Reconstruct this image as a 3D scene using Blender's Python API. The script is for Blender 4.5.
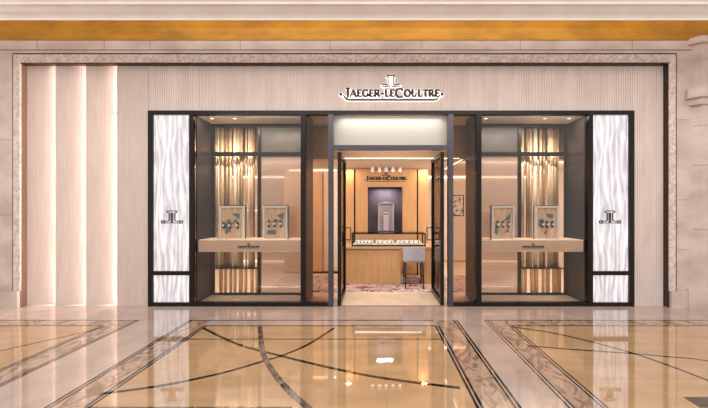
import bpy, math, random
from mathutils import Vector
random.seed(7)
C = bpy.context.scene.collection
for o in list(bpy.data.objects): bpy.data.objects.remove(o)

# ------------------------------------------------------------------ camera
D = 5.4; F = 313.2; H = 1.69; VX = 375.0; VY = 208.0
cam = bpy.data.cameras.new('camera'); cam.sensor_fit = 'HORIZONTAL'; cam.sensor_width = 36
cam.lens = F / 708 * 36
cam.shift_x = (354 - VX) / 708.0
cam.shift_y = (VY - 204) / 708.0
cam.clip_start = 0.05; cam.clip_end = 100
co = bpy.data.objects.new('camera', cam); C.objects.link(co)
co.location = (0, -D, H); co.rotation_euler = (math.pi/2, 0, 0)
bpy.context.scene.camera = co

# ------------------------------------------------------------------ view, world, big lights
vs = bpy.context.scene.view_settings
vs.view_transform = 'Standard'; vs.look = 'None'; vs.gamma = 1; vs.exposure = 0.0
w = bpy.data.worlds.new('world'); bpy.context.scene.world = w; w.use_nodes = True
bg = w.node_tree.nodes['Background']; bg.inputs[0].default_value = (1.0, 0.985, 0.98, 1); bg.inputs[1].default_value = 0.97

def area(name, loc, rot, sx, sy, power, col=(1, .9, .8), spread=180):
    l = bpy.data.lights.new(name, 'AREA'); l.shape = 'RECTANGLE'; l.size = sx; l.size_y = sy
    l.energy = power; l.color = col; l.spread = math.radians(spread)
    o = bpy.data.objects.new(name, l); C.objects.link(o); o.location = loc; o.rotation_euler = rot
    return o
area('atrium_light', (0, -5.5, 6.2), (math.radians(38), 0, 0), 12, 3.0, 425, (1, .965, .945))
# unseen area lights added under the boutique ceiling to light its interior
area('boutique_fill', (0.3, 1.2, 2.60), (math.radians(28), 0, 0), 3.0, 0.2, 11, (1, .88, .74))
area('boutique_fill', (3.2, 1.2, 2.60), (math.radians(40), 0, 0), 2.6, 0.2, 100, (1, .92, .84))
area('boutique_fill', (-2.8, 1.2, 2.60), (math.radians(35), 0, 0), 2.4, 0.2, 80, (1, .92, .84))
area('boutique_fill', (0.3, 0.6, 3.34), (0, 0, 0), 1.8, 0.4, 20, (1, .9, .8))
area('transom_fill', (.28, .06, 3.285), (math.radians(8), 0, 0), 1.8, .05, 2.6, (1, .98, .96))  # unseen light added to brighten the pale board behind the transom

# ------------------------------------------------------------------ helpers
def lin(c):
    r = []
    for v in c:
        v /= 255.0
        r.append(v/12.92 if v <= .04045 else ((v+.055)/1.055)**2.4)
    return (*r, 1)
def X(px, y=0): return (px - VX) * (D + y) / F
def Z(py, y=0): return H + (VY - py) * (D + y) / F
def FL(px, py):
    d = H * F / (py - VY); return ((px - VX) * d / F, d - D)

def mat(name, col, rough=.5, metal=0, spec=.5, emit=None, estr=0, ior=1.45):
    m = bpy.data.materials.new(name); m.use_nodes = True
    b = m.node_tree.nodes['Principled BSDF']
    b.inputs['Base Color'].default_value = lin(col); b.inputs['Roughness'].default_value = rough
    b.inputs['Metallic'].default_value = metal; b.inputs['IOR'].default_value = ior
    b.inputs['Specular IOR Level'].default_value = spec
    if emit:
        b.inputs['Emission Color'].default_value = lin(emit); b.inputs['Emission Strength'].default_value = estr
    return m
def noisy(m, c1, c2, scale=(1, 1, 1), ns=4, detail=6, lo=.35, hi=.65, bump=0, bscale=None, dist=0.0):
    nt = m.node_tree; N = nt.nodes; L = nt.links; b = N['Principled BSDF']
    tc = N.new('ShaderNodeTexCoord'); mp = N.new('ShaderNodeMapping'); mp.inputs['Scale'].default_value = scale
    L.new(tc.outputs['Object'], mp.inputs[0])
    n = N.new('ShaderNodeTexNoise'); n.inputs['Scale'].default_value = ns; n.inputs['Detail'].default_value = detail
    n.inputs['Distortion'].default_value = dist
    L.new(mp.outputs[0], n.inputs['Vector'])
    r = N.new('ShaderNodeValToRGB'); r.color_ramp.elements[0].position = lo; r.color_ramp.elements[1].position = hi
    r.color_ramp.elements[0].color = lin(c1); r.color_ramp.elements[1].color = lin(c2)
    L.new(n.outputs['Fac'], r.inputs[0]); L.new(r.outputs[0], b.inputs['Base Color'])
    if bump:
        bp = N.new('ShaderNodeBump'); bp.inputs['Strength'].default_value = bump; bp.inputs['Distance'].default_value = .02
        n2 = n
        if bscale:
            n2 = N.new('ShaderNodeTexNoise'); n2.inputs['Scale'].default_value = bscale; n2.inputs['Detail'].default_value = 2
            L.new(tc.outputs['Object'], n2.inputs['Vector'])
        L.new(n2.outputs['Fac'], bp.inputs['Height']); L.new(bp.outputs[0], b.inputs['Normal'])
    return m

FI = 2.7
def floor_mat(name, c1, c2, **k):
    return noisy(mat(name, c1, rough=.035, ior=FI), c1, c2, bump=.010, bscale=1.6, **k)
M = {}
M['floor_tan'] = floor_mat('tan_marble', (180, 143, 103), (194, 158, 118), ns=3, scale=(.6, 1.6, 1))
M['floor_pink'] = floor_mat('pink_marble', (178, 155, 142), (192, 170, 157), ns=3)
M['floor_dark'] = floor_mat('dark_marble', (16, 11, 9), (48, 34, 28), ns=30, lo=.4, hi=.75)
M['floor_swirl'] = floor_mat('swirl_marble', (140, 108, 86), (184, 154, 130), ns=2.6, dist=3.0, lo=.38, hi=.55, scale=(1.6, 1, 1))
M['floor_seam'] = floor_mat('floor_joint', (150, 112, 80), (160, 120, 88))
M['stone'] = noisy(mat('portal_stone', (190, 170, 155), .45), (184, 162, 148), (208, 188, 176), ns=2.2, scale=(1, 1, 1.5), bump=.05)
M['stone_joint'] = mat('stone_joint', (120, 98, 86), .8)
M['carved'] = noisy(mat('carved_stone', (190, 170, 155), .5), (188, 170, 160), (220, 204, 196), ns=16, detail=3, dist=1.2, lo=.4, hi=.6, bump=.2)
M['dark_line'] = mat('dark_line_and_shade', (60, 42, 36), .5)
M['copper'] = mat('copper_reveal', (128, 98, 84), .5, .2)
M['cornice'] = noisy(mat('cornice_plaster', (246, 238, 230), .6), (242, 233, 225), (248, 241, 235), ns=3)
M['gold'] = noisy(mat('gold_leaf', (190, 135, 35), .45, .3), (156, 104, 16), (188, 130, 24), ns=4, scale=(.5, 1, 1), bump=.1, bscale=14)
M['flute'] = noisy(mat('fluted_panel', (216, 199, 189), .55), (208, 191, 181), (218, 202, 193), ns=2, scale=(3, 1, .6))
M['panel'] = noisy(mat('limed_panel', (214, 196, 184), .5), (194, 174, 162), (203, 184, 173), ns=8, scale=(4, 1, .25))
M['bronze'] = mat('bronze_frame', (30, 22, 19), .3, .5)
M['bronze2'] = noisy(mat('bronze_panel', (54, 44, 40), .35, .5), (50, 40, 36), (60, 50, 45), ns=3, scale=(1, 1, .3))
M['steel'] = mat('grey_steel', (84, 80, 86), .3, .7)
M['soffit'] = mat('case_soffit', (232, 220, 208), .5)
M['brass'] = mat('satin_brass', (208, 176, 142), .42, .6)
M['brass_dark'] = mat('aged_brass', (156, 128, 100), .42, .6)
M['brass_pale'] = mat('pale_brass', (240, 222, 200), .4, .6)
M['grey_panel'] = mat('taupe_panel', (60, 52, 48), .5)
M['oak'] = noisy(mat('oak', (204, 156, 108), .45), (196, 147, 99), (208, 162, 114), ns=6, scale=(6, 6, .35), detail=8)
M['oak_pale'] = noisy(mat('pale_oak', (244, 206, 180), .45), (238, 200, 174), (248, 212, 188), ns=6, scale=(1, 6, 6), detail=8)
M['beige'] = mat('beige_wall', (218, 196, 178), .7)
M['ceil'] = mat('ceiling_paint', (226, 212, 198), .7)
M['fascia'] = mat('fascia_paint', (150, 122, 98), .6)
M['intfloor'] = noisy(mat('cream_stone_floor', (228, 206, 184), .25), (222, 198, 176), (234, 212, 190), ns=3)
M['white'] = mat('white_lacquer', (248, 245, 243), .35)
M['tower'] = mat('tower_lacquer', (196, 184, 190), .4)
M['black'] = mat('black_metal', (26, 22, 22), .35, .4)
M['grey_fabric'] = noisy(mat('grey_fabric', (176, 172, 180), .9), (168, 164, 172), (184, 180, 188), ns=60, bump=.1)
M['legwood'] = mat('dark_leg', (54, 40, 34), .5)
M['niche'] = noisy(mat('plum_grey_lining', (96, 84, 92), .6), (90, 78, 86), (102, 90, 98), ns=4)
M['led'] = mat('led_strip', (255, 246, 232), emit=(255, 244, 226), estr=3)
M['led_soft'] = mat('led_cove', (255, 240, 226), emit=(255, 245, 238), estr=40)
M['reflection_glow'] = mat('reflection_bar_glow', (255, 240, 226), emit=(255, 228, 206), estr=1.3)  # emission for the added bars that imitate reflections
M['ledshow'] = mat('led_cool', (255, 255, 255), emit=(250, 248, 255), estr=9)
M['halo'] = mat('halo_glow', (255, 252, 248), emit=(255, 250, 246), estr=.95)  # halo light around the sign, put in as glowing plates behind the letters
M['letter'] = mat('letter_metal', (62, 52, 50), .4, .5)
M['letter_thin'] = mat('emblem_metal', (120, 110, 108), .4, .5)
M['teal'] = mat('teal_enamel', (98, 124, 126), .4)
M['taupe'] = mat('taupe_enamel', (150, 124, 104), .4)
M['collage'] = noisy(mat('collage_board', (206, 166, 130), .5), (222, 180, 146), (244, 214, 186), ns=5, scale=(3, 1, .5))
M['watch_steel'] = mat('watch_steel', (200, 196, 196), .2, .9)
M['watch_dark'] = mat('watch_leather', (40, 32, 34), .5)
M['dial'] = mat('watch_dial', (236, 232, 226), .3)
M['paper'] = noisy(mat('art_paper', (214, 202, 190), .8), (120, 108, 104), (222, 210, 198), ns=9, lo=.38, hi=.5, detail=4)
M['rubber'] = mat('rubber', (30, 28, 28), .8)

def glass(name, tint=(255, 255, 255), refl=.9, haze=None, hz=0.0):
    m = bpy.data.materials.new(name); m.use_nodes = True; nt = m.node_tree; N = nt.nodes; L = nt.links
    N.remove(N['Principled BSDF']); out = N['Material Output']
    t = N.new('ShaderNodeBsdfTransparent'); t.inputs[0].default_value = lin(tint)
    g = N.new('ShaderNodeBsdfGlossy'); g.inputs['Roughness'].default_value = .02
    fr = N.new('ShaderNodeFresnel'); fr.inputs['IOR'].default_value = 1.45
    mm = N.new('ShaderNodeMath'); mm.operation = 'MULTIPLY'; mm.inputs[1].default_value = refl
    L.new(fr.outputs[0], mm.inputs[0])
    mx = N.new('ShaderNodeMixShader'); L.new(mm.outputs[0], mx.inputs[0]); L.new(g.outputs[0], mx.inputs[2])
    src = t
    if haze:
        d = N.new('ShaderNodeBsdfPrincipled'); d.inputs['Base Color'].default_value = lin(haze)
        d.inputs['Roughness'].default_value = .35; d.inputs['Metallic'].default_value = .5
        m2 = N.new('ShaderNodeMixShader'); m2.inputs[0].default_value = hz
        L.new(t.outputs[0], m2.inputs[1]); L.new(d.outputs[0], m2.inputs[2]); src = m2
    L.new(src.outputs[0], mx.inputs[1]); L.new(mx.outputs[0], out.inputs[0])
    return m
M['glass'] = glass('clear_glass', (246, 244, 240))
M['glass_tint'] = glass('tinted_glass', (232, 222, 212))
M['mesh'] = glass('woven_metal_mesh', (250, 240, 232), .6, (192, 170, 158), .46)

def ripple(name):   # backlit sheet of wavy cast glass
    m = bpy.data.materials.new(name); m.use_nodes = True; nt = m.node_tree; N = nt.nodes; L = nt.links
    b = N['Principled BSDF']; b.inputs['Roughness'].default_value = .2
    tc = N.new('ShaderNodeTexCoord')
    mp = N.new('ShaderNodeMapping'); mp.inputs['Scale'].default_value = (1, 1, .20); L.new(tc.outputs['Object'], mp.inputs[0])
    n = N.new('ShaderNodeTexNoise'); n.inputs['Scale'].default_value = 8; n.inputs['Detail'].default_value = 3.5
    n.inputs['Distortion'].default_value = 1.6; L.new(mp.outputs[0], n.inputs['Vector'])
    wv = N.new('ShaderNodeTexWave'); wv.bands_direction = 'X'; wv.inputs['Scale'].default_value = 3.2
    wv.inputs['Distortion'].default_value = 12; wv.inputs['Detail'].default_value = 2; wv.inputs['Detail Scale'].default_value = 1.4
    L.new(mp.outputs[0], wv.inputs['Vector'])
    mx = N.new('ShaderNodeMix'); mx.data_type = 'FLOAT'; mx.inputs[0].default_value = .22
    L.new(n.outputs['Fac'], mx.inputs[2]); L.new(wv.outputs['Fac'], mx.inputs[3])
    r = N.new('ShaderNodeValToRGB'); r.color_ramp.elements[0].position = .32; r.color_ramp.elements[1].position = .64
    r.color_ramp.elements[0].color = lin((196, 185, 189)); r.color_ramp.elements[1].color = lin((254, 248, 248))
    L.new(mx.outputs[0], r.inputs[0])
    b.inputs['Base Color'].default_value = lin((90, 86, 86))
    L.new(r.outputs[0], b.inputs['Emission Color']); b.inputs['Emission Strength'].default_value = .95
    bp = N.new('ShaderNodeBump'); bp.inputs['Strength'].default_value = .3; L.new(mx.outputs[0], bp.inputs['Height']); L.new(bp.outputs[0], b.inputs['Normal'])
    return m
M['ripple'] = ripple('rippled_backlit_glass')

def rugmat():
    m = mat('rug_wool', (200, 180, 165), .95); nt = m.node_tree; N = nt.nodes; L = nt.links; b = N['Principled BSDF']
    tc = N.new('ShaderNodeTexCoord'); mp = N.new('ShaderNodeMapping'); mp.inputs['Scale'].default_value = (1.7, 3.4, 1); L.new(tc.outputs['Object'], mp.inputs[0])
    n = N.new('ShaderNodeTexNoise'); n.inputs['Scale'].default_value = 2.3; n.inputs['Detail'].default_value = 3; n.inputs['Distortion'].default_value = 1.5
    L.new(mp.outputs[0], n.inputs['Vector'])
    r = N.new('ShaderNodeValToRGB'); r.color_ramp.interpolation = 'CONSTANT'; e = r.color_ramp.elements
    e[0].position = 0; e[0].color = lin((120, 26, 30)); e[1].position = .44; e[1].color = lin((214, 200, 188))
    for p, c in ((.48, (132, 112, 112)), (.52, (226, 212, 202)), (.57, (150, 44, 44)), (.62, (216, 198, 186)), (.68, (110, 70, 76))):
        x = e.new(p); x.color = lin(c)
    L.new(n.outputs['Fac'], r.inputs[0]); L.new(r.outputs[0], b.inputs['Base Color'])
    return m
M['rug'] = rugmat()

BASE = {}
class MB:
    def __init__(s): s.v = []; s.f = []; s.sm = []
    def add(s, vs, fs, smooth=False):
        n = len(s.v); s.v += [tuple(p) for p in vs]; s.f += [tuple(n+i for i in f) for f in fs]; s.sm += [smooth]*len(fs); return s
    def box(s, x0, x1, y0, y1, z0, z1, b=0):
        if x0 > x1: x0, x1 = x1, x0
        if y0 > y1: y0, y1 = y1, y0
        if z0 > z1: z0, z1 = z1, z0
        if b:   # chamfered along the vertical/all edges through an octagonal section
            pts = [(x0+b, y0), (x1-b, y0), (x1, y0+b), (x1, y1-b), (x1-b, y1), (x0+b, y1), (x0, y1-b), (x0, y0+b)]
            ins = [(x0+2*b, y0+b), (x1-2*b, y0+b), (x1-b, y0+2*b), (x1-b, y1-2*b), (x1-2*b, y1-b), (x0+2*b, y1-b), (x0+b, y1-2*b), (x0+b, y0+2*b)]
            vs = [(x, y, z0) for x, y in ins]+[(x, y, z0+b) for x, y in pts]+[(x, y, z1-b) for x, y in pts]+[(x, y, z1) for x, y in ins]
            fs = [tuple(range(7, -1, -1)), tuple(range(24, 32))]
            for k in range(3):
                for i in range(8): j = (i+1) % 8; fs.append((k*8+i, k*8+j, k*8+8+j, k*8+8+i))
            return s.add(vs, fs)
        vs = [(x0, y0, z0), (x1, y0, z0), (x1, y1, z0), (x0, y1, z0), (x0, y0, z1), (x1, y0, z1), (x1, y1, z1), (x0, y1, z1)]
        return s.add(vs, [(0, 3, 2, 1), (4, 5, 6, 7), (0, 1, 5, 4), (1, 2, 6, 5), (2, 3, 7, 6), (3, 0, 4, 7)])
    def prism(s, poly, z0, z1):      # poly: (x,y) list
        n = len(poly)
        return s.add([(x, y, z0) for x, y in poly]+[(x, y, z1) for x, y in poly],
                     [tuple(range(n-1, -1, -1)), tuple(range(n, 2*n))]+[(i, (i+1) % n, n+(i+1) % n, n+i) for i in range(n)])
    def extx(s, prof, x0, x1):       # prof: (y,z) list closed, extruded in x
        n = len(prof)
        return s.add([(x0, y, z) for y, z in prof]+[(x1, y, z) for y, z in prof],
                     [tuple(range(n-1, -1, -1)), tuple(range(n, 2*n))]+[(i, (i+1) % n, n+(i+1) % n, n+i) for i in range(n)])
    def tube(s, p, q, r, r2=None, n=12):
        p = Vector(p); q = Vector(q); r2 = r if r2 is None else r2
        a = (q-p).normalized(); u = a.orthogonal().normalized(); w_ = a.cross(u)
        vs = []
        for c, rr in ((p, r), (q, r2)):
            for i in range(n):
                t = 2*math.pi*i/n; vs.append(c+rr*(math.cos(t)*u+math.sin(t)*w_))
        s.add(vs, [tuple(range(n-1, -1, -1)), tuple(range(n, 2*n))]); 
        k = len(s.v)-2*n
        for i in range(n): s.f.append((k+i, k+(i+1) % n, k+n+(i+1) % n, k+n+i)); s.sm.append(True)
        return s
    def path(s, pts, r, n=8):
        for a, b in zip(pts, pts[1:]): s.tube(a, b, r, n=n)
        return s
    def torus(s, c, R, r, axis='y', sx=1, sz=1, n=20, m=8):
        vs = []; fs = []
        for i in range(n):
            t = 2*math.pi*i/n
            for j in range(m):
                p = 2*math.pi*j/m; rr = R+r*math.cos(p); h = r*math.sin(p)
                a, b = rr*math.cos(t)*sx, rr*math.sin(t)*sz
                vs.append((c[0]+a, c[1]+h, c[2]+b) if axis == 'y' else ((c[0]+h, c[1]+a, c[2]+b) if axis == 'x' else (c[0]+a, c[1]+b, c[2]+h)))
        for i in range(n):
            for j in range(m): fs.append((i*m+j, ((i+1) % n)*m+j, ((i+1) % n)*m+(j+1) % m, i*m+(j+1) % m))
        return s.add(vs, fs, True)
    def ribbon(s, pts, y0, y1):      # pts (x,z,w): stroke of varying width, extruded y0..y1
        n = len(pts); L_ = []; R_ = []
        for i, (x, z, w_) in enumerate(pts):
            a = pts[max(0, i-1)]; b = pts[min(n-1, i+1)]
            dx, dz = b[0]-a[0], b[1]-a[1]; l = math.hypot(dx, dz) or 1
            nx, nz = -dz/l*w_/2, dx/l*w_/2
            L_.append((x+nx, z+nz)); R_.append((x-nx, z-nz))
        vs = [(x, y0, z) for x, z in L_]+[(x, y0, z) for x, z in R_]+[(x, y1, z) for x, z in L_]+[(x, y1, z) for x, z in R_]
        fs = []
        for i in range(n-1):
            fs += [(i, n+i, n+i+1, i+1), (2*n+i, 2*n+i+1, 3*n+i+1, 3*n+i), (i, i+1, 2*n+i+1, 2*n+i), (n+i, 3*n+i, 3*n+i+1, n+i+1)]
        fs += [(0, 2*n, 3*n, n), (n-1, 2*n-1, 4*n-1, 3*n-1)]
        return s.add(vs, fs)
    def build(s, name, m, parent=None, origin=None, kind=None):
        if parent is not None: org = BASE[parent.name]
        elif origin is not None: org = Vector(origin)
        else: org = Vector((0, 0, 0))
        me = bpy.data.meshes.new(name)
        me.from_pydata([(v[0]-org[0], v[1]-org[1], v[2]-org[2]) for v in s.v], [], s.f)
        me.polygons.foreach_set('use_smooth', s.sm); me.update()
        import bmesh
        bm = bmesh.new(); bm.from_mesh(me); bmesh.ops.recalc_face_normals(bm, faces=bm.faces); bm.to_mesh(me); bm.free()
        me.materials.append(M[m] if isinstance(m, str) else m)
        o = bpy.data.objects.new(name, me); C.objects.link(o)
        if parent is not None: o.parent = parent
        else: o.location = org
        BASE[o.name] = org
        if kind: o['kind'] = kind
        return o
def struct(name, mb, m, parent=None): return mb.build(name, m, parent, kind=None if parent else 'structure')
def tag(o, label, cat, group=None):
    o['label'] = label; o['category'] = cat
    if group: o['group'] = group
    return o
def thing(name, loc, label=None, cat=None, group=None, kind=None):
    o = bpy.data.objects.new(name, None); C.objects.link(o); o.location = loc; o.empty_display_size = .1
    BASE[o.name] = Vector(loc)
    if label: tag(o, label, cat, group)
    if kind: o['kind'] = kind
    return o
def copy_tree(o, parent=None):
    c = o.copy(); C.objects.link(c); c.parent = parent
    for ch in [k for k in bpy.data.objects if k.parent == o]: copy_tree(ch, c)
    return c
def part_label(o, t): o['label'] = t; return o

XC = .276                                   # axis of the shopfront
ZB = lambda py: Z(py, 0)
FT = ZB(111)                                # top of the frame

# ------------------------------------------------------------------ floor
fl = MB().box(-9, 9, -9, 0.02, -.10, 0); struct('floor', fl, 'floor_pink')
LZ = 0.0004
def flat(polys, z=LZ):
    m = MB()
    for p in polys:
        n = len(p); m.add([(x, y, z) for x, y in p], [tuple(range(n))])
    return m
def rect(x0, x1, y0, y1): return [(x0, y0), (x1, y0), (x1, y1), (x0, y1)]
fields = [rect(-2.44, .88, -6.5, -.90), rect(1.95, 9, -6.5, -.90), rect(-9, -3.91, -6.5, -.90)]
struct('floor_field', flat(fields, .0004), 'floor_tan')
bands = [rect(-9, -3.57, -.88, -.69), rect(-3.88, -3.58, -6.5, -.88), rect(-2.75, -2.46, -6.5, -.69), rect(.90, 1.20, -6.5, -.69),
         rect(1.68, 1.93, -6.5, -.69), rect(1.93, 9, -.88, -.69)]
struct('floor_border_band', flat(bands, .0006), 'floor_swirl')
def strip(pts, w_):
    out = []; n = len(pts); L_ = []; R_ = []
    for i, (x, y) in enumerate(pts):
        a = pts[max(0, i-1)]; b = pts[min(n-1, i+1)]; dx, dy = b[0]-a[0], b[1]-a[1]; l = math.hypot(dx, dy)
        L_.append((x-dy/l*w_/2, y+dx/l*w_/2)); R_.append((x+dy/l*w_/2, y-dx/l*w_/2))
    for i in range(n-1): out.append([R_[i], R_[i+1], L_[i+1], L_[i]])
    return out
def smooth(pts, k=5):
    out = []
    P = [pts[0]]+pts+[pts[-1]]
    for i in range(1, len(P)-2):
        for j in range(k):
            t = j/k; q = []
            for c in (0, 1):
                p0, p1, p2, p3 = P[i-1][c], P[i][c], P[i+1][c], P[i+2][c]
                q.append(.5*(2*p1+(p2-p0)*t+(2*p0-5*p1+4*p2-p3)*t*t+(3*p1-p0-3*p2+p3)*t**3))
            out.append(tuple(q))
    out.append(pts[-1]); return out
dk = []
def vline(x, w_=.026, gap=.040, y1=-.68):
    for s_ in (-1, 1): dk.append(rect(x+s_*gap/2-w_/2, x+s_*gap/2+w_/2, -6.5, y1))
vline(-3.90, y1=-.90); vline(-3.57); vline(-2.77); vline(-2.44, y1=-.90); vline(.89, y1=-.90); vline(1.21); vline(1.665, .015); vline(1.95, .018, y1=-.90)
for x0, x1 in ((-9, -3.56), (-2.78, .88), (1.66, 9)): dk.append(rect(x0, x1, -.700, -.674))
for x0, x1 in ((-9, -3.89), (-2.45, .89), (1.94, 9)): dk.append(rect(x0, x1, -.922, -.892))
dk.append(rect(-2.44, .88, -1.376, -1.352))
dk.append(rect(-2.44, -.7, -2.752, -2.738))
A1 = [FL(*p) for p in ((203, 328), (237, 344), (281, 356), (340, 370), (389, 379), (460, 388))]
A2 = [FL(*p) for p in ((100, 394), (153, 387), (191, 380), (230, 371), (264, 361), (281, 356), (303, 347), (318, 338.6), (334, 328))]
A3 = [FL(*p) for p in ((260, 326.5), (261, 338.6), (264, 356), (274, 373), (286, 387.6), (306, 406))]+[(-.1, -3.2), (.5, -3.5)]
A4 = [FL(*p) for p in ((512, 327), (550, 332.5), (592, 342), (632, 353), (670, 366), (708, 380.5))]+[(3.45, -2.9), (3.4, -3.6)]
A5 = [FL(*p) for p in ((528, 346), (580, 350), (632, 353.5), (670, 357), (708, 361))]+[(4.6, -2.5)]
A6 = [FL(*p) for p in ((0, 351), (40, 342), (81, 333), (104, 327))]
for A, wd in ((A1, .042), (A2, .042), (A4, .038), (A5, .03), (A6, .032)): dk += strip(smooth(A), wd)
dk += strip([(-6.2, -2.6), FL(0, 351)], .025)
dk += [rect(2.75, 3.05, -2.75, -2.6)]
struct('floor_inlay_line', flat(dk, .0009), 'floor_dark')
M['floor_arc'] = floor_mat('grey_arc_marble', (60, 46, 42), (126, 108, 98), ns=8, lo=.4, hi=.6)
struct('floor_inlay_arc', flat(strip(smooth(A3), .06), .0012), 'floor_arc')
sm_ = [rect(-9, 9, -.30, -.2975)]
for i in range(-9, 10): sm_.append(rect(i*.8+.37, i*.8+.373, -.67, 0))
for x in (-1.7, -.75, .1, 2.7, 3.5, 4.3): sm_.append(rect(x, x+.003, -6, -.92))
for y in (-1.75, -2.3): sm_.append(rect(1.98, 9, y, y+.003))
struct('floor_joint', flat(sm_, .0011), 'floor_seam')
# scrolls inlaid in the border bands
sc = []
def scroll(cx, cy, r0, tw):
    pts = [(cx+tw*r0*math.sin(t*.42)*(1-.02*t), cy+.16*(t/4-1)) for t in range(9)]
    return strip(pts, .022)
for bx in (-3.73, -2.61, 1.05, 1.80):
    for k in range(9): sc += scroll(bx, -1.15-.42*k, .10, 1 if k % 2 else -1)
M['floor_scroll'] = floor_mat('brown_scroll_marble', (134, 102, 82), (156, 124, 102), ns=8)
struct('floor_scroll', flat(sc, .0008), 'floor_scroll')

# ------------------------------------------------------------------ stone portal, cornice, gold cove
YS = -.10
XS = lambda px: X(px, YS); ZS = lambda py: Z(py, YS)
wl = MB()
wl.box(-9, XS(12), YS, .6, 0, ZS(39)); wl.box(XS(677), 9, YS, .6, 0, ZS(39)); wl.box(XS(12), XS(677), YS, .6, ZS(53), ZS(39))
struct('wall_front', wl, 'stone')
tr = MB()
tr.box(XS(13.5), XS(20), YS-.005, YS+.02, ZS(291), ZS(54.5)); tr.box(XS(669), XS(675.5), YS-.005, YS+.009, ZS(291), ZS(54.5)); tr.box(XS(20), XS(669), YS-.005, YS+.008, ZS(62.5), ZS(54.5))
struct('trim_1', tr, 'carved')
dl = MB()
dl.box(XS(12), XS(13.5), YS+.015, .3, ZS(291), ZS(53)); dl.box(XS(675.5), XS(677), YS+.015, .3, ZS(291), ZS(53)); dl.box(XS(13.5), XS(675.5), YS+.015, .3, ZS(54.5), ZS(53))
dl.box(X(664.5), XS(669.2), YS+.01, .3, 0, ZS(62.5)); dl.box(XS(20), X(664.5), YS+.01, -.002, ZB(66), ZS(62.4)); dl.box(X(150), X(664.5), -.002, .05, ZB(66), ZS(62.4))  # top reveal boxes: shade under the lintel put in as dark colour
struct('trim_2', dl, 'dark_line')
struct('trim_3', MB().box(XS(19.8), X(23.2), YS+.02, .3, 0, ZS(62.5)), 'copper')
pl = MB(); pl.box(-9, XS(19), YS-.03, .3, 0, ZS(291)); pl.box(X(664.5), XS(689), YS-.03, .3, 0, ZS(291))
struct('baseboard_front', pl, 'stone')
jt = MB()
for px in (37, 104, 150, 240, 330, 421, 520, 632): jt.box(XS(px), XS(px)+.006, YS-.002, YS+.01, ZS(50), ZS(39))
jt.box(-9, 9, YS-.004, YS+.01, ZS(50.4), ZS(49.7))
for py in (140, 215): jt.box(XS(-5), XS(12), YS-.002, YS+.01, ZS(py), ZS(py)+.006)
for py in (120, 200, 250): jt.box(XS(677), XS(689), YS-.002, YS+.01, ZS(py), ZS(py)+.006)
struct('trim_4', jt, 'stone_joint')
cap = MB().extx([(YS-.02, ZS(50)), (YS-.035, ZS(49)), (YS-.035, ZS(47.5)), (YS+.02, ZS(47.5)), (YS+.02, ZS(50))], -9, 9)
# pilaster on the right, octagonal section standing forward
def octo(cx, hw, yf, ch): return [(cx-hw, .0), (cx-hw, yf+ch), (cx-hw+ch, yf), (cx+hw-ch, yf), (cx+hw, yf+ch), (cx+hw, 0)]
pc = X(727, -.2)
pi_ = MB()
pi_.prism(octo(pc, .58, -.27, .12), .0, Z(291, -.27)-.0)
pi_.prism(octo(pc, .55, -.22, .12), Z(291, -.25), Z(287, -.25))
pi_.prism(octo(pc, .50, -.18, .12), Z(288, -.2), Z(104, -.2))
pi_.prism(octo(pc, .56, -.22, .12), Z(104, -.2), Z(97, -.22))
pi_.prism(octo(pc, .60, -.27, .12), Z(97, -.22), Z(88, -.22))
pi_.prism(octo(pc, .54, -.20, .12), Z(88, -.2), Z(84, -.2))
pi_.prism(octo(pc, .52, -.18, .12), Z(84, -.2), Z(42, -.2))
pi_.prism(octo(pc, .56, -.22, .12), Z(42, -.2), Z(36, -.2))
struct('wall_pilaster', pi_, 'stone')
pj = MB()
for py in (230, 165, 125): pj.prism(octo(pc, .502, -.182, .12), Z(py, -.2), Z(py, -.2)+.006)
struct('trim_5', pj, 'stone_joint')
# gold cove
prof = []
z0 = ZS(40.3)
for i in range(13):
    t = i/12*math.pi/2; prof.append((-.115+.0-.62*(1-math.cos(t)), z0+.72*math.sin(t)))
prof2 = [(y+.03, z+.03) for y, z in prof]
struct('ceiling_cove', MB().extx(prof+prof2[::-1], -9, 9), 'gold')
cz = lambda py, y: Z(py, y)
cp = [(-1.00, cz(20.2, -1.0)), (-.92, cz(20.5, -1.0)+.09), (-.92, 4.75), (-1.9, 4.75), (-1.9, cz(-20, -1.3)), (-1.3, cz(-20, -1.3)), (-1.3, cz(-4, -1.3)), (-1.22, cz(-2, -1.22)), (-1.22, cz(4, -1.22)), (-1.13, cz(5.5, -1.13)), (-1.13, cz(7, -1.13)), (-1.05, cz(12, -1.05)), (-1.0, cz(13.5, -1.0))]
struct('ceiling_cornice', MB().extx(cp, -9, 9), 'cornice')
struct('ceiling', MB().box(-9, 9, -.75, -.2, 5.28, 5.34), 'cornice')
cl = area('cove_light', (0, -.98, 4.80), (math.radians(155), 0, 0), 17, .08, 12, (1, .86, .6))
tag_led = MB().box(-9, 9, -1.05, -1.0, 4.75, 4.765)

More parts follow.
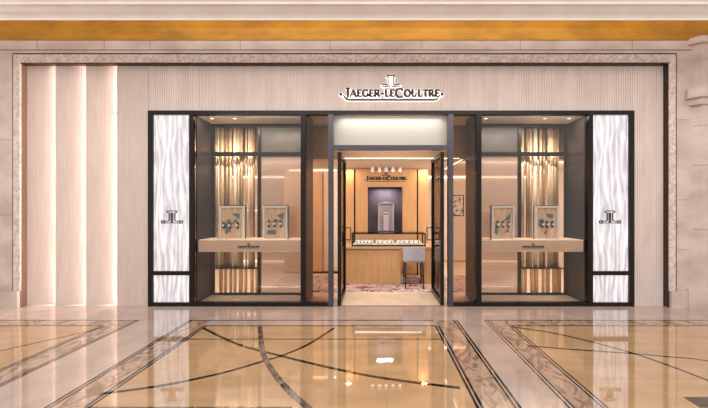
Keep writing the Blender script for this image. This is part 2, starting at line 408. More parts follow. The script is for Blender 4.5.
# ------------------------------------------------------------------ louvred light panels on the left
xs = [X(24), X(55.5), X(86), X(117), X(148.6)]
ZT = ZB(66)
YR = .16
for i in range(4):
    x0, x1 = xs[i], xs[i+1]
    yr = YR if i < 3 else 0.0
    m = MB().prism([(x0, 0), (x1, yr), (x1, yr+.02), (x0+.02, .02)] if yr else [(x0, 0), (x1, 0), (x1, .03), (x0, .03)], 0, ZT+.16)
    t = thing('wall_panel', (x0, 0, 0), ['leftmost tall beige panel beside the carved stone edge, glowing along both edges',
        'second tall beige panel from the left, glowing along its right edge', 'third tall beige panel from the left, glowing edge beside the unlit panel',
        'flat unlit tall beige panel beside the left light box'][i], 'wall panel', 'tall beige panels left of the shopfront')
    m.build('panel_face', 'panel', t)
    if i:   # return edge of this panel carrying the light line of its neighbour
        MB().box(x0, x0+.02, .03, YR+.04, 0, ZT+.16).build('panel_return', 'panel', t)
        part_label(MB().box(x0-.012, x0, .065, .08, .01, ZT+.15).build('light_strip', 'led_soft', t), 'glowing warm white strip behind the panel edge')
    else:
        part_label(MB().box(x0-.012, x0, .0, .01, .01, ZT-.01).build('light_strip', 'led_soft', t), 'glowing warm white strip at the left edge')
struct('wall_backing', MB().box(X(20), X(149), .26, .3, 0, ZT+.2), 'panel')

# ------------------------------------------------------------------ fluted cladding
def fluted(x0, x1, z0, z1, pitch=.040, dep=.010, yb=.05):
    m = MB(); n = max(1, round((x1-x0)/pitch)); p = (x1-x0)/n; pr = []
    for i in range(n):
        a = x0+i*p; pr += [(a, 0), (a+.62*p, 0), (a+.70*p, dep), (a+.92*p, dep)]
    pr.append((x1, 0)); k = len(pr)
    vs = [(x, y, z0) for x, y in pr]+[(x, y, z1) for x, y in pr]
    fs = [(i, i+1, k+i+1, k+i) for i in range(k-1)]
    m.add(vs, fs); m.box(x0, x1, dep+.003, yb, z0, z1); return m
t = thing('fluted_cladding', (XC, 0, FT), 'broad fluted beige fascia above the dark shopfront frame, carrying the sign', 'wall cladding')
fluted(X(149), X(633), FT, ZT).build('fluted_board', 'flute', t)
t = thing('fluted_cladding', (X(648), 0, 0), 'narrow upright fluted beige strip right of the shopfront frame', 'wall cladding')
fluted(X(633), X(664), 0, ZT).build('fluted_board', 'flute', t)
struct('wall_backing', MB().box(X(148), X(665), .06, .10, FT, ZT+.1), 'panel')
struct('wall_backing', MB().box(X(633), X(669), .06, .30, 0, ZT+.1), 'panel')

# ------------------------------------------------------------------ shopfront frame
fr = MB(); YF = -.03; YB = .06
def vb(p0, p1, z0=0, z1=None, mb=fr, y0=YF, y1=YB): mb.box(X(p0), X(p1), y0, y1, z0, FT if z1 is None else z1)
for a, b in ((149, 153), (190, 194.5), (301, 306), (476, 481), (587.5, 592), (629, 633)): vb(a, b, 0, ZB(115))
fr.box(X(149), X(633), YF, YB, ZB(115), FT)
for a, b in ((153, 190), (194.5, 301), (306, 329), (453, 476), (481, 587.5), (592, 629)): fr.box(X(a), X(b), YF+.004, YB, 0, ZB(302.3))
for a, b in ((153, 190), (592, 629)): fr.box(X(a), X(b), YF+.004, YB, ZB(275), ZB(271))
struct('trim_6', fr, 'bronze')
dfm = MB()
for a, b in ((328.6, 333.2), (448, 452.8)): dfm.box(X(a), X(b), YF-.01, YB+.01, 0, ZB(115))
dfm.box(X(333.2), X(448), YF-.006, YB, ZB(150), ZB(145.5))
struct('trim_7', dfm, 'steel')
for n, (a, b, z0_, z1_) in enumerate(((306, 328.6, ZB(302.3), ZB(115)), (452.8, 476, ZB(302.3), ZB(115)), (333.2, 448, ZB(145.5), ZB(115)))):
    struct('window_%d' % (n+1), MB().box(X(a), X(b), .01, .018, z0_, z1_), 'glass' if n == 2 else 'glass_tint')
struct('transom_reflection_board', MB().box(X(331), X(450), .16, .20, ZB(149), 3.30), 'white')  # pale board added to imitate the ceiling reflected in the transom glass

# doors standing open inwards
def door(n, xa, xb, side):
    r = thing('door_%d' % n, ((xa+xb)/2, .0, 0), kind='structure')
    z1 = 2.655; y0, y1 = .0, .90
    f = MB(); f.box(xa, xb, y0, y0+.05, .015, z1); f.box(xa, xb, y1-.05, y1, .015, z1)
    f.box(xa, xb, y0+.05, y1-.05, z1-.07, z1); f.box(xa, xb, y0+.05, y1-.05, .015, .10)
    f.build('door_frame', 'bronze', r)
    xm = (xa+xb)/2
    MB().box(xm-.005, xm+.005, y0+.05, y1-.05, .10, z1-.07).build('door_glass', 'glass_tint', r)
    h = MB(); xi = xb if side > 0 else xa; xo = xi+side*.10; yh = y1-.10
    h.path([(xi, yh, 1.30), (xo, yh, 1.30), (xo, yh, 1.06), (xi, yh, 1.06)], .009)
    xi2 = xa if side > 0 else xb; xo2 = xi2-side*.07
    h.path([(xi2, yh, 1.30), (xo2, yh, 1.30), (xo2, yh, 1.06), (xi2, yh, 1.06)], .009)
    h.build('door_handle', 'black', r)
door(1, X(337.6), X(341.2), 1)
door(2, X(440.5), X(444.1), -1)
struct('trim_8', MB().box(X(333.2), X(448), -.004, .012, 0, .004), 'bronze')

# ------------------------------------------------------------------ emblem + lettering
def emblem(cx, cz_, s, lw):              # strokes in (x,z,w)
    st = []
    for g in (-1, 1):
        q = lambda pts: [(cx+g*x*s, cz_+z*s, lw) for x, z in pts]
        st.append(q([(.0, 1.12), (.46, 1.12), (.46, 1.0), (.26, .93), (.26, .26), (.36, .17), (.74, .17)]))
        st.append(q([(.07, .95), (.07, .0), (.80, .0)]))
        st.append(q([(.86+.13*math.cos(a), .10+.13*math.sin(a)) for a in [math.radians(i*36) for i in range(11)]]))
    return st
def arc(cx, cz_, rx, rz, a0, a1, w0, w1, n=14):
    out = []
    for i in range(n+1):
        a = math.radians(a0+(a1-a0)*i/n); out.append((cx+rx*math.cos(a), cz_+rz*math.sin(a), w0+(w1-w0)*abs(math.cos(a))))
    return out
TK, TN = .27, .13
def glyph(c):
    S = lambda x, z, l=.16: [(x-l, z, TN), (x+l, z, TN)]
    if c == 'J': return .62, [[(.40, 1, TK), (.40, .12, TK)], S(.40, .97, .22), [(.40, .14, TK), (.34, -.06, .12), (.2, -.14, .09), (.06, -.08, .12), (.04, .02, .12)]]
    if c == 'A': return .95, [[(.10, 0, TN), (.47, 1, TN)], [(.44, 1, TK), (.82, 0, TK)], [(.24, .34, TN), (.66, .34, TN)], S(.10, .035, .13), S(.82, .035, .16)]
    if c == 'E': return .72, [[(.18, 0, TK), (.18, 1, TK)], [(.04, .965, TN), (.64, .965, TN), (.64, .78, TN)], [(.2, .52, TN), (.50, .52, TN)], [(.50, .40, TN), (.50, .64, TN)], [(.04, .035, TN), (.66, .035, TN), (.68, .24, TN)]]
    if c == 'G': return .95, [arc(.50, .5, .38, .48, 50, 330, TN, TK), [(.80, .02, TK), (.80, .40, TK)], S(.78, .42, .14), [(.78, .98, TN), (.78, .72, TN)]]
    if c == 'R': return .86, [[(.18, 0, TK), (.18, 1, TK)], S(.18, .035), S(.10, .965, .08), arc(.36, .73, .26, .235, 90, -90, TN, TK), [(.16, .965, TN), (.36, .965, TN)], [(.16, .495, TN), (.38, .495, TN)], [(.40, .50, TK), (.74, .03, TK)], S(.80, .035, .10)]
    if c == '-': return .60, [[(.0, .42, .16), (.56, .42, .16)]]
    if c == 'L': return .72, [[(.18, 0, TK), (.18, 1, TK)], S(.18, .965), [(.04, .035, TN), (.62, .035, TN), (.66, .28, TN)]]
    if c == 'C': return .92, [arc(.50, .5, .40, .48, 48, 312, TN, TK), [(.77, .98, TN), (.77, .70, TN)]]
    if c == 'O': return .98, [arc(.49, .5, .38, .48, 0, 360, TN, TK, 24)]
    if c == 'U': return .90, [[(.20, 1, TK), (.20, .35, TK)], arc(.46, .33, .26, .30, 180, 360, TN, TK*.8), [(.72, .33, TN), (.72, 1, TN)], S(.20, .965), S(.72, .965, .12)]
    if c == 'T': return .80, [[(.40, 0, TK), (.40, 1, TK)], [(.06, .76, TN), (.06, .965, TN), (.74, .965, TN), (.74, .76, TN)], S(.40, .035)]
WORD = [('J', 1.35), ('A', 1), ('E', 1), ('G', 1), ('E', 1), ('R', 1), ('-', 1), ('L', 1), ('E', 1), ('C', 1.35), ('O', 1), ('U', 1), ('L', 1), ('T', 1), ('R', 1), ('E', 1)]
TW = sum(glyph(c)[0]*k for c, k in WORD)
def word(x0, x1, zb, h):
    k = (x1-x0)/TW; out = []; x = x0
    for c, s in WORD:
        w_, st = glyph(c); zo = zb-(h*.14 if (s > 1 and c == 'C') else 0)-(0.10*h if c == 'J' else 0)
        out.append((c, [[(x+a*k*s, zo+b*h*s, ww*k*1.32*(1.1 if s > 1 else 1)) for a, b, ww in p] for p in st])); x += w_*k*s
    return out
def swash(x0, x1, zt, zb_, w_):
    h = zt-zb_; L_ = [(x0, zt, w_*.6), (x0+h*.5, zt-h*.25, w_*.7), (x0+h*.95, zb_+h*.12, w_), (x0+h*1.5, zb_, w_)]
    R_ = [(x1-(x-x0), z, ww) for x, z, ww in L_][::-1]
    return L_+R_
def disc(mb, cx, cz_, r, y0, y1, n=14): mb.tube((cx, y0, cz_), (cx, y1, cz_), r, n=n)
def fat(st, e):
    out = []
    for p in st:
        p = list(p); (a, b) = (p[0], p[1]); l = math.hypot(b[0]-a[0], b[1]-a[1]) or 1
        s0 = (a[0]-(b[0]-a[0])/l*e, a[1]-(b[1]-a[1])/l*e, a[2])
        a, b = p[-1], p[-2]; l = math.hypot(b[0]-a[0], b[1]-a[1]) or 1
        s1 = (a[0]-(b[0]-a[0])/l*e, a[1]-(b[1]-a[1])/l*e, a[2])
        out.append([(x, z, w_+2*e) for x, z, w_ in [s0]+p+[s1]])
    return out
# main sign
sg = thing('shop_sign', (XC, 0, ZB(102)), 'large halo-lit shop name and emblem on the fluted fascia above the doors', 'sign')
E_ = .007
hz = 0
for c, st in word(X(344.2), X(439.2), ZB(97.4), .114):
    a = MB()
    for p in st: a.ribbon(p, -.050, -.030)
    lo = a.build('letter', 'letter', sg)
    b = MB()
    for p in fat(st, E_): b.ribbon(p, -.022, -.012)
    part_label(b.build('letter_halo', 'halo', lo), 'glowing white plate behind the letter, imitating its halo of light')
a = MB(); sw = swash(X(341.5), X(441.5), ZB(95.3), ZB(100.6), .028)
a.ribbon(sw, -.050, -.030)
for px in (341.2, 441.6): disc(a, X(px), ZB(95.2), .026, -.05, -.03)
uo = a.build('underline', 'letter', sg)
b = MB(); b.ribbon([(x, z, w_+.026) for x, z, w_ in sw], -.022, -.012)
for px in (341.2, 441.6): disc(b, X(px), ZB(95.2), .038, -.022, -.012)
b.build('letter_halo', 'halo', uo)
a = MB(); es = emblem(X(390.7), ZB(87.2), .163, .015)
for p in es: a.ribbon(p, -.050, -.030)
eo = a.build('emblem', 'letter', sg)
b = MB()
for p in fat(es, .010): b.ribbon(p, -.022, -.012)
b.build('letter_halo', 'halo', eo)
def small_logo(cx, y, zb, wdt, m, parent, name='logo', dep=.004):
    a = MB(); h = wdt*.067
    for c, st in word(cx-wdt*.47, cx+wdt*.47, zb+h*.6, h):
        for p in st: a.ribbon([(x, z, w_*1.3) for x, z, w_ in p], y-dep, y)
    a.ribbon(swash(cx-wdt*.5, cx+wdt*.5, zb+h*.8, zb, wdt*.012), y-dep, y)
    for g in (-1, 1): disc(a, cx+g*wdt*.5, zb+h*.8, wdt*.012, y-dep, y, 8)
    for p in emblem(cx, zb+h*2.0, wdt*.09, wdt*.012): a.ribbon(p, y-dep, y)
    return a.build(name, m, parent)

# ------------------------------------------------------------------ light boxes
for side, lb in ((-1, 'tall white backlit rippled glass box at the left end of the shopfront'), (1, 'tall white backlit rippled glass box at the right end of the shopfront')):
    u0, u1 = (391-190)/58, (391-153)/58
    x0, x1 = sorted((XC+side*u0, XC+side*u1)); xm = (x0+x1)/2
    t = thing('light_box', (xm, .1, 0), lb, 'light box', 'light boxes at the two ends of the shopfront')
    MB().box(x0, x1, .02, .03, ZB(271), ZB(115)).build('rippled_glass', 'ripple', t)
    MB().box(x0, x1, .02, .03, ZB(302.3), ZB(275)).build('rippled_glass', 'ripple', t)
    hb = MB().box(x0, x1, .061, .25, 0, ZB(115)); hb.build('box_housing', 'bronze2', t)
    a = MB()
    for p in emblem(xm+(.0), ZB(223), .185, .016): a.ribbon(p, .006, .019)
    part_label(a.build('emblem', 'letter', t), 'dark outlined anchor-like emblem')

# ------------------------------------------------------------------ display cases
YC = .58
SB = F/(D+YC)
def ZBK(py): return H+(VY-py)/SB
def mxu(side, u0, u1): return sorted((XC+side*u0, XC+side*u1))
STANDS = []
for side, nm in ((-1, 'left'), (1, 'right')):
    other = 'left of' if side < 0 else 'right of'
    t = thing('display_case', (XC+side*2.47, .29, 0), 'deep dark-framed window display case %s the entrance, with wooden ledge' % other, 'display case', 'window display cases beside the entrance')
    ui, uo_, um0, um1 = 1.552, 3.388, 2.46, 2.52
    a, b = mxu(side, uo_, uo_+.07); MB().box(a, b, .065, YC+.06, 0, 3.36).build('side_panel', 'bronze2', t)
    a, b = mxu(side, ui-.082, ui); MB().box(a, b, .065, YC+.06, 0, 3.36).build('side_panel', 'bronze2', t)
    a, b = mxu(side, ui, uo_)
    MB().box(a, b, .065, YC+.3, 3.295, 3.36).build('top_panel', 'soffit', t)
    MB().box(a, b, .065, YC+.3, 0, .03).build('base_panel', 'soffit', t)
    MB().box(a, b, .02, .03, ZB(302.3), ZB(115)).build('front_glass', 'glass', t)
    bf = MB()
    bf.box(a, b, YC, YC+.05, 3.24, 3.295); bf.box(a, b, YC, YC+.05, ZBK(156), ZBK(152)); bf.box(a, b, YC, YC+.05, .03, .065)
    c, d = mxu(side, um0, um1); bf.box(c, d, YC+.002, YC+.048, .065, 3.24)
    c, d = mxu(side, uo_-.035, uo_); bf.box(c, d, YC+.002, YC+.048, .065, 3.24)
    bf.build('back_frame', 'bronze', t)
    c, d = mxu(side, ui, um0)
    MB().box(c, d, YC+.02, YC+.03, ZBK(152), 3.24).build('upper_panel', 'grey_panel', t)
    # fine vertical ribs of the mesh screen
    ms = MB().box(c, d, YC+.02, YC+.026, .065, ZBK(156)).build('mesh_screen', 'mesh', t)
    # ledge
    c, d = mxu(side, ui, 3.36)
    lg = MB().box(c, d, .06, .50, .925, 1.133, .006).build('ledge', 'oak_pale', t)
    lx = X(248.5, .06) if side < 0 else X(533, .06)
    part_label(small_logo(lx, .0595, .985, .40, 'letter', lg), 'small dark name and emblem on the ledge front')
    # brass tube screen behind
    s = thing('tube_screen', (XC+side*2.95, .8, .0), 'screen of upright brass tubes behind the %s display case' % nm, 'screen', 'brass tube screens in the display cases')
    rr = random.Random(11+side)
    u = 2.545; k = 0
    while u < 3.36:
        r = rr.choice((.018, .028, .034, .042)); yy = YC+.10+rr.random()*.10
        xx = XC+side*(u+r)
        m_ = ['brass', 'brass_dark', 'brass', 'brass_pale'][k % 4]
        MB().tube((xx, yy, .53), (xx, yy, 3.29), r, n=16).build('tube', m_, s)
        u += 2*r+rr.choice((.0, .008, .03)); k += 1
    u = 2.54; k = 0
    while u < 3.33:
        w_ = rr.choice((.040, .055, .065)); yy = YC+.09+.04*(k % 2)
        a, b = mxu(side, u, u+w_)
        MB().box(a, b, yy, yy+.05, .032, .515, .004).build('slat', 'oak', s)
        u += w_+rr.choice((.045, .06)); k += 1
    a, b = mxu(side, 2.53, 3.38); MB().box(a, b, YC+.06, YC+.25, .515, .53).build('divider', 'bronze', s)
    a, b = mxu(side, 2.53, 3.38)
    # spots in the soffit
    for j, u in enumerate((2.9, 3.15, 2.1, 1.8)):
        x = XC+side*u
        l = bpy.data.lights.new('case_spot', 'SPOT'); l.energy = 14; l.spot_size = math.radians(80); l.spot_blend = .6; l.color = (1, .86, .68); l.shadow_soft_size = .03
        o = bpy.data.objects.new('case_spot', l); C.objects.link(o); o.location = (x, .40, 3.28); o.rotation_euler = (math.radians(18), 0, 0)
    c, d = mxu(side, ui+.1, uo_-.1)
    area('case_fill', ((c+d)/2, .13, 3.285), (0, 0, 0), d-c, .04, 46, (1, .93, .87))  # unseen strip light added to brighten the ledge and stands
    area('soffit_fill', ((c+d)/2, .12, .06), (math.radians(176), 0, 0), d-c, .04, 6, (1, .9, .8))  # unseen light added at the case base to brighten the soffit
    STANDS.append((side, nm))

# recessed spot fittings in the soffits
def spot_fit(loc):
    r = thing('recessed_spotlight', loc)
    m = MB().torus((loc[0], loc[1], loc[2]-.004), .032, .006, 'z'); m.build('trim_ring', 'white', r)
    m = MB().tube((loc[0], loc[1], loc[2]-.002), (loc[0], loc[1], loc[2]-.008), .026); m.build('lens', 'led', r)
    return r
proto = None
for px, lab in ((212, 'first recessed spotlight from the left, in the left display case soffit'), (235, 'second recessed spotlight from the left, in the left display case soffit'),
                (486, 'recessed spotlight near the door-side end of the right display case soffit'), (545, 'recessed spotlight over the brass tubes in the right display case soffit'), (569, 'rightmost recessed spotlight, in the right display case soffit')):
    loc = (X(px, .2), .2, 3.295)
    if proto is None: proto = o = spot_fit(loc)
    else: o = copy_tree(proto); o.location = loc
    tag(o, lab, 'spotlight', 'recessed spotlights in the display case soffits')

# display stands
def stand(px0, px1, label, v):
    y = .20; x0, x1 = X(px0, y), X(px1, y); xm = (x0+x1)/2; z0 = 1.133; z1 = Z(206, y)
    t = thing('display_stand', (xm, y, z0), label, 'display stand', 'watch display stands on the ledges')
    f = MB(); th = .022
    f.box(x0, x1, y-.02, y+.05, z0, z0+th); f.box(x0, x1, y-.02, y+.05, z1-.03, z1)
    f.box(x0, x0+th, y-.02, y+.05, z0+th, z1-.03); f.box(x1-th, x1, y-.02, y+.05, z0+th, z1-.03)
    f.build('frame', 'white', t)
    MB().box(x0+th, x1-th, y+.02, y+.035, z0+th, z1-.03).build('board', 'collage', t)
    MB().box(x0-.012, x1+.012, y+.05, y+.056, z0, z1+.012).build('back_plate', 'black', t)
    tri = MB()
    w_ = x1-x0; h = z1-z0
    def P(pts, m): 
        a = MB(); n = len(pts)
        vs = [(x0+px*w_, y+.012, z0+pz*h) for px, pz in pts]+[(x0+px*w_, y+.02, z0+pz*h) for px, pz in pts]
        a.add(vs, [tuple(range(n)), tuple(range(2*n-1, n-1, -1))]+[(i, (i+1) % n, n+(i+1) % n, n+i) for i in range(n)])
        return a.build('inlay', m, t)
    if v == 0:
        P([(.48, .77), (.80, .77), (.80, .60)], 'teal'); P([(.2, .40), (.32, .60), (.42, .58), (.3, .42), (.42, .24), (.24, .14), (.2, .18)], 'teal'); P([(.45, .44), (.65, .62), (.7, .52)], 'taupe')
    elif v == 1:
        P([(.52, .72), (.86, .80), (.80, .58)], 'teal'); P([(.14, .14), (.5, .14), (.5, .28), (.14, .26)], 'teal'); P([(.3, .5), (.5, .62), (.7, .52)], 'taupe')
    elif v == 2:
        P([(.55, .55), (.86, .80), (.86, .58)], 'teal'); P([(.14, .18), (.30, .12), (.30, .55), (.18, .5)], 'teal'); P([(.55, .2), (.8, .2), (.8, .34)], 'taupe')
    else:
        P([(.5, .78), (.82, .74), (.78, .62), (.55, .66)], 'teal'); P([(.16, .6), (.4, .6), (.4, .36), (.16, .4)], 'teal'); P([(.4, .18), (.56, .36), (.5, .12)], 'taupe')
    return x0, x1, z0, z1, y
def watch(loc):
    x, y, z = loc
    r = thing('wristwatch', loc)
    s = MB().torus((x, y+.022, z), .036, .006, 'x', 1, 1.15, 18, 6)
    s2 = MB()
    vs = []; n = 18
    for i in range(n):
        a = 2*math.pi*i/n
        for dx in (-.013, .013): vs.append((x+dx, y+.024+.026*math.cos(a), z+.052*math.sin(a)))
    s2.add(vs, [(2*i, 2*i+1, (2*i+3) % (2*n), (2*i+2) % (2*n)) for i in range(n)], True)
    s2.build('strap', 'watch_dark', r)
    c = MB().tube((x, y-.016, z), (x, y-.002, z), .024, n=20); c.tube((x+.024, y-.009, z), (x+.030, y-.009, z), .004, n=8); c.build('watch_case', 'watch_steel', r)
    MB().tube((x, y-.0175, z), (x, y-.016, z), .018, n=20).build('dial', 'dial', r)
    return r
wp = None
SP = [(220, 244, 'white-framed watch display standing leftmost, in front of the brass tubes of the left case', 0, (.16, .42, .74), .42, 'leftmost stand'),
      (263.5, 287.5, 'white-framed watch display nearest the door on the left case ledge', 1, (.22, .47, .73), .47, 'stand left of the door'),
      (491.8, 513.8, 'white-framed watch display nearest the door on the right case ledge', 2, (.26, .50, .76), .45, 'stand right of the door'),
      (535.5, 558, 'white-framed watch display standing rightmost, in front of the brass tubes of the right case', 3, (.30, .50, .74), .45, 'rightmost stand')]
for a, b, lab, v, fx, fz, nm in SP:
    x0, x1, z0, z1, y = stand(a, b, lab, v)
    for q, f_ in enumerate(fx):
        loc = (x0+(x1-x0)*f_, y-.032, z0+(z1-z0)*fz)
        if wp is None: wp = o = watch(loc)
        else: o = copy_tree(wp); o.location = loc
        o.scale = (1.15, 1, 1.2)
        tag(o, '%s of the three dark-strapped watches on the %s' % (('left', 'middle', 'right')[q], nm), 'watch', 'watches on the display stands')

# ------------------------------------------------------------------ boutique interior shell
XL, XR, YE = -4.6, 5.0, 4.4
struct('floor_boutique', MB().box(XL, XR, .02, YE, -.10, 0.0), 'intfloor')
struct('wall_back', MB().box(XL, XR, YE, YE+.1, 0, 3.4), 'beige')
struct('wall_left', MB().box(XL-.1, XL, .3, YE, 0, 3.4), 'beige')
struct('wall_right', MB().box(XR, XR+.1, .3, YE, 0, 3.4), 'beige')
struct('ceiling_boutique', MB().box(XL, XR, 1.02, YE, 2.69, 2.75), 'ceil')
struct('ceiling_entry', MB().box(XL, XR, .10, YE, 3.37, 3.42), 'ceil')
struct('wall_fascia', MB().box(XL, XR, .98, 1.02, 2.69, 3.37), 'fascia')
# coving lights
def strip_light(x0, x1, y0, y1, z0, z1, label):
    o = MB().box(x0, x1, y0, y1, z0, z1).build('ceiling_light_strip', 'led', origin=((x0+x1)/2, (y0+y1)/2, z0)); tag(o, label, 'light strip', 'linear ceiling lights in the shop'); return o
strip_light(-.72, 1.72, .955, .98, 2.692, 2.702, 'long thin white light line across the ceiling just inside the doors')
strip_light(1.78, 1.81, 1.05, 2.6, 2.682, 2.69, 'receding light line in the ceiling right of the entrance')
strip_light(-2.2, -1.0, 2.63, 2.66, 2.64, 2.67, 'short light line above the wood wall left of the counter')
strip_light(1.6, 4.9, 4.33, 4.37, 2.63, 2.67, 'light line along the top of the far wall on the right')
for x0_, x1_, nm_ in ((2.9, 4.6, 'right'), (-4.3, -2.5, 'left')):  # glowing bars added in place of reflections in the glossy partition
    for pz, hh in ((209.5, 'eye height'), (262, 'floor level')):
        o = MB().box(x0_, x1_, 4.30, 4.40, Z(pz, 4.3)-.05*(pz < 250), Z(pz, 4.3)-.01+.05*(pz > 250)).build('reflection_bar', 'reflection_glow', origin=(0, 4.35, Z(pz, 4.3)))
        tag(o, 'added glowing bar at %s on the far wall, imitating reflections behind the %s display case' % (hh, nm_), 'light strip', 'added reflection bars on the far wall')
strip_light(-4.5, -2.3, 4.33, 4.37, 2.63, 2.67, 'light line along the top of the far wall on the left')

# low partition walls behind left sidelight
struct('wall_partition', MB().box(-2.35, -1.36, 2.70, 2.80, 0, 2.69), 'oak')
struct('wall_partition', MB().box(-1.34, -.70, 2.74, 2.84, 0, 2.69), 'beige')
struct('baseboard_partition', MB().box(-2.35, -.70, 2.68, 2.74, 0, .05), 'black')
struct('baseboard_back', MB().box(1.3, XR, YE-.02, YE, 0, .06), 'oak')

# ------------------------------------------------------------------ feature wall with niche
YN = 2.4
t = thing('feature_wall', (XC, YN, 0), 'oak wall unit with a dark recessed niche behind the counter', 'wall unit')
nx = lambda px: X(px, YN); nz = lambda py: Z(py, YN)
nx0, nx1, nz0, nz1 = nx(368), nx(402.3), nz(234), nz(187)
f = MB(); a, b = nx(355.5), nx(416.8)
f.box(a, nx0, YN, YN+.08, 0, 2.66); f.box(nx1, b, YN, YN+.08, 0, 2.66); f.box(nx0, nx1, YN, YN+.08, nz1, 2.66); f.box(nx0, nx1, YN, YN+.08, 0, nz0)
f.build('centre_panel', 'oak', t)
for g, (p, q) in ((-1, (343, 353.8)), (1, (418.5, 428.5))):
    MB().box(nx(p), nx(q), YN+.05, YN+.09, 0, 2.66).build('side_panel', 'oak', t)
    MB().box(*sorted((nx(355.5 if g < 0 else 416.8), nx(353.8 if g < 0 else 418.5))), YN+.06, YN+.10, 0, 2.66).build('panel_seam', 'bronze', t)  # dark seam strip between centre and side panels
n_ = MB()
n_.box(nx0-.02, nx1+.02, YN+.42, YN+.44, nz0-.02, nz1+.02); n_.box(nx0-.02, nx0, YN+.08, YN+.42, nz0, nz1); n_.box(nx1, nx1+.02, YN+.08, YN+.42, nz0, nz1)
n_.box(nx0-.02, nx1+.02, YN+.08, YN+.42, nz1, nz1+.02); n_.box(nx0-.02, nx1+.02, YN+.08, YN+.42, nz0-.02, nz0)
part_label(n_.build('niche_lining', 'niche', t), 'dark plum-grey niche lining')
e = MB(); e.box(nx0, nx0+.014, YN-.006, YN, nz0, nz1); e.box(nx1-.014, nx1, YN-.006, YN, nz0, nz1); e.box(nx0, nx1, YN-.006, YN, nz1-.014, nz1); e.box(nx0, nx1, YN-.006, YN, nz0, nz0+.03)
e.build('niche_trim', 'bronze', t)
part_label(small_logo(nx(386), YN-.001, nz(181.5), 1.06, 'letter', t), 'dark shop name and emblem above the niche')
l = area('niche_light', ((nx0+nx1)/2, YN+.2, nz1-.012), (0, 0, 0), .4, .1, 7, (1, .96, 1)); 
for px in (349, 424): area('wall_wash', (nx(px), YN-.12, 2.62), (math.radians(20), 0, 0), .12, .05, 3.2, (1, .68, .38))
# object in niche
t = thing('niche_display', (nx(386), YN+.25, nz0), 'white open-fronted display tower with one watch, inside the niche', 'display')
yy = YN+.22; nxy = lambda px: X(px, yy)
b0, b1 = nxy(378), nxy(394); zt = Z(203.5, yy)
k = MB().box(nxy(376.5), nxy(396), yy-.05, yy+.15, nz0, nz0+.06); k.build('plinth', 'niche', t)
k = MB(); k.box(b0, b0+.03, yy, yy+.12, nz0+.06, zt); k.box(b1-.03, b1, yy, yy+.12, nz0+.06, zt); k.box(b0+.03, b1-.03, yy+.09, yy+.12, nz0+.06, zt)
k.add([(b0, yy, zt), (b1, yy, zt), (b1, yy+.12, zt), (b0, yy+.12, zt), ((b0+b1)/2, yy, zt+.05), ((b0+b1)/2, yy+.12, zt+.05)], [(0, 1, 4), (3, 5, 2), (0, 4, 5, 3), (1, 2, 5, 4), (0, 3, 2, 1)])
k.build('tower', 'tower', t)
MB().box((b0+b1)/2-.07, (b0+b1)/2+.07, yy-.01, yy+.06, nz0+.06, nz0+.46, .01).build('pedestal', 'tower', t)
o = copy_tree(wp); o.location = ((b0+b1)/2, yy-.04, nz0+.53); tag(o, 'single dark-strapped watch held in the niche display', 'watch')
MB().box((b0+b1)/2-.012, (b0+b1)/2+.012, yy+.0, yy+.02, nz0+.46, nz0+.56).build('watch_holder', 'white', t)

# spotlights hanging over the wall
sp = None
for i, px in enumerate((372.5, 379.5, 386, 393, 400)):
    y = 2.1; loc = (X(px, y), y, 2.69)
    if sp is None:
        r = sp = thing('spotlight', loc)
        MB().tube((loc[0], y, 2.69), (loc[0], y, 2.66), .012).build('stem', 'white', r)
        h = MB().tube((loc[0], y, 2.665), (loc[0], y+.02, 2.57), .036, .042, 16); h.build('lamp_head', 'white', r)
        MB().tube((loc[0], y+.021, 2.569), (loc[0], y+.022, 2.564), .034).build('lens', 'led', r)
    else: r = copy_tree(sp); r.location = loc
    tag(r, '%s of the five small white ceiling spotlights above the niche wall' % ('leftmost', 'second from left', 'middle', 'second from right', 'rightmost')[i], 'spotlight', 'white ceiling spotlights above the niche wall')

# ------------------------------------------------------------------ rug
ru = MB(); ru.box(-2.2, 3.1, .89, 2.38, 0.0, .012, .003)
o = ru.build('rug', 'rug', origin=(.4, 2.2, 0)); tag(o, 'cream rug with red and grey splashes under the counter and stool', 'rug')

# ------------------------------------------------------------------ counter
YK = 1.50
kx = lambda px: X(px, YK); kz = lambda py: Z(py, YK)
RZ = .012
t = thing('counter', (XC, YK+.3, RZ), 'oak sales counter facing the entrance, with open knee space at its right', 'counter')
zt = kz(246.5)
MB().box(kx(343.5), kx(401), YK, YK+.55, RZ, zt-.05, .004).build('body', 'oak', t)
MB().box(kx(424.5), kx(433), YK+.02, YK+.55, RZ, zt-.05, .004).build('end_panel', 'oak', t)
MB().box(kx(342.5), kx(434), YK-.03, YK+.60, zt-.05, zt, .004).build('worktop', 'oak', t)
part_label(MB().box(kx(343.5), kx(401), YK-.006, YK, zt-.085, zt-.05).build('worktop_strip', 'taupe', t), 'darker line under the worktop')  # darker strip along the body under the worktop
o = MB().box(kx(401.5), kx(406), YK+.15, YK+.3, RZ, .17, .01).build('storage_box', 'white', origin=(kx(403.5), YK+.22, RZ)); tag(o, 'small white box on the rug behind the stool leg', 'box')

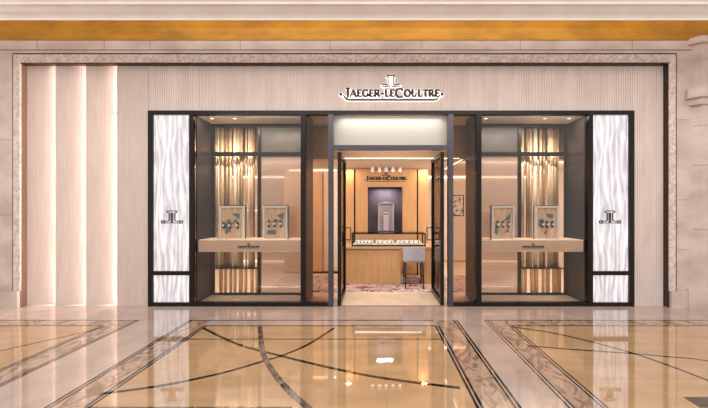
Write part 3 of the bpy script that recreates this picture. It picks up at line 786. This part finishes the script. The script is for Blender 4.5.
# glass showcase on the counter
yc0, yc1 = YK+.0, YK+.42
sx0, sx1 = X(351.6, yc0), X(425.8, yc0); sz0, sz1 = zt, Z(233.2, yc0)
t = thing('showcase', ((sx0+sx1)/2, (yc0+yc1)/2, zt), 'black-framed glass showcase on the counter, lit, with white watch trays', 'showcase')
f = MB(); w_ = .024
f.box(sx0, sx1, yc0, yc1, sz0, sz0+.03)
for y in (yc0, yc1-w_): f.box(sx0, sx1, y, y+w_, sz1-w_, sz1)
for x in (sx0, sx1-w_):
    f.box(x, x+w_, yc0+w_, yc1-w_, sz1-w_, sz1)
    for y in (yc0, yc1-w_): f.box(x, x+w_, y, y+w_, sz0+.03, sz1-w_)
f.build('frame', 'black', t)
g = MB(); g.box(sx0+w_, sx1-w_, yc0+.006, yc0+.010, sz0+.03, sz1-w_); g.box(sx0+w_, sx1-w_, yc0+w_, yc1-w_, sz1-.012, sz1-.006); g.build('glass_pane', 'glass', t)
MB().box(sx0+w_, sx1-w_, yc0+w_, yc1-w_, sz0+.03, sz0+.036).build('base_lining', 'white', t)
area('showcase_light', ((sx0+sx1)/2, yc0+.15, sz1-.03), (0, 0, 0), 1.5, .1, 1.3, (1, .97, .95))
mini = None; tray = None
for i, (p, q, nm, cnt) in enumerate(((355, 373, 'left', 5), (376, 394, 'middle', 4), (397.5, 421, 'right', 5))):
    x0, x1 = X(p, yc0+.1), X(q, yc0+.1); zz = sz0+.036
    tr_ = MB(); tr_.add([(x0, yc0+.05, zz), (x1, yc0+.05, zz), (x1, yc0+.30, zz), (x0, yc0+.30, zz), (x0, yc0+.05, zz+.02), (x1, yc0+.05, zz+.02), (x1, yc0+.30, zz+.07), (x0, yc0+.30, zz+.07)],
                     [(0, 3, 2, 1), (4, 5, 6, 7), (0, 1, 5, 4), (1, 2, 6, 5), (2, 3, 7, 6), (3, 0, 4, 7)])
    o = tr_.build('watch_tray', 'white', origin=((x0+x1)/2, yc0+.17, zz)); tag(o, '%s of the three sloping white trays in the glass showcase' % nm, 'tray', 'white trays in the showcase')
    for j in range(cnt):
        loc = (x0+(x1-x0)*(j+.5)/cnt, yc0+.12, zz+.082)
        o = copy_tree(wp); o.location = loc; o.rotation_euler = (math.radians(-22), 0, 0); o.scale = (.9, .9, .9)
        tag(o, 'small dark-strapped watch standing on the %s tray of the showcase' % nm, 'watch', 'watches on the %s showcase tray' % nm)

# ------------------------------------------------------------------ stool
YT = 1.06
qx = lambda px: X(px, YT)
bx0, bx1 = qx(403.5), qx(425.8); t = thing('bar_stool', ((bx0+bx1)/2, YT+.25, RZ), 'grey upholstered stool with dark wooden legs drawn up to the counter', 'stool')
zt_, zbk = Z(248, YT), Z(261, YT)
bk = MB(); pts = []
n = 10
for i in range(n+1):
    s_ = i/n; x = bx0+(bx1-bx0)*s_; y = YT+.07*(2*s_-1)**2; pts.append((x, y))
back = pts+[(x, y+.05) for x, y in pts[::-1]]
bk.prism(back, zbk, zt_); bk.build('backrest', 'grey_fabric', t)
MB().box(bx0+.02, bx1-.02, YT+.04, YT+.44, zbk-.04, zbk+.04, .015).build('seat', 'grey_fabric', t)
for (x, y, xo, yo) in ((bx0+.05, YT+.05, -.01, -.03), (bx1-.05, YT+.05, .01, -.03), (bx0+.05, YT+.40, -.01, .03), (bx1-.05, YT+.40, .01, .03)):
    lm = MB(); lm.tube((x, y, zbk-.03), (x+xo, y+yo, RZ), .020, .013, 8); lm.build('leg', 'legwood', t)
st = MB(); zr = .24
st.tube((bx0+.045, YT+.03, zr), (bx1-.045, YT+.03, zr), .009); st.tube((bx0+.045, YT+.42, zr), (bx1-.045, YT+.42, zr), .009)
st.tube((bx0+.045, YT+.03, zr), (bx0+.045, YT+.42, zr), .009); st.tube((bx1-.045, YT+.03, zr), (bx1-.045, YT+.42, zr), .009)
st.build('footrest', 'legwood', t)

# ------------------------------------------------------------------ picture on the far wall
yp = YE-.03; x0, x1, z0, z1 = X(450.5, yp), X(464, yp), Z(216, yp), Z(195, yp)
t = thing('framed_picture', ((x0+x1)/2, yp, z0), 'dark-framed drawing on the far wall seen through the right side window', 'picture')
f = MB(); w_ = .025
f.box(x0, x1, yp, YE, z1-w_, z1); f.box(x0, x1, yp, YE, z0, z0+w_); f.box(x0, x0+w_, yp, YE, z0+w_, z1-w_); f.box(x1-w_, x1, yp, YE, z0+w_, z1-w_)
f.build('frame', 'black', t); MB().box(x0+w_, x1-w_, yp+.01, YE, z0+w_, z1-w_).build('drawing', 'paper', t)
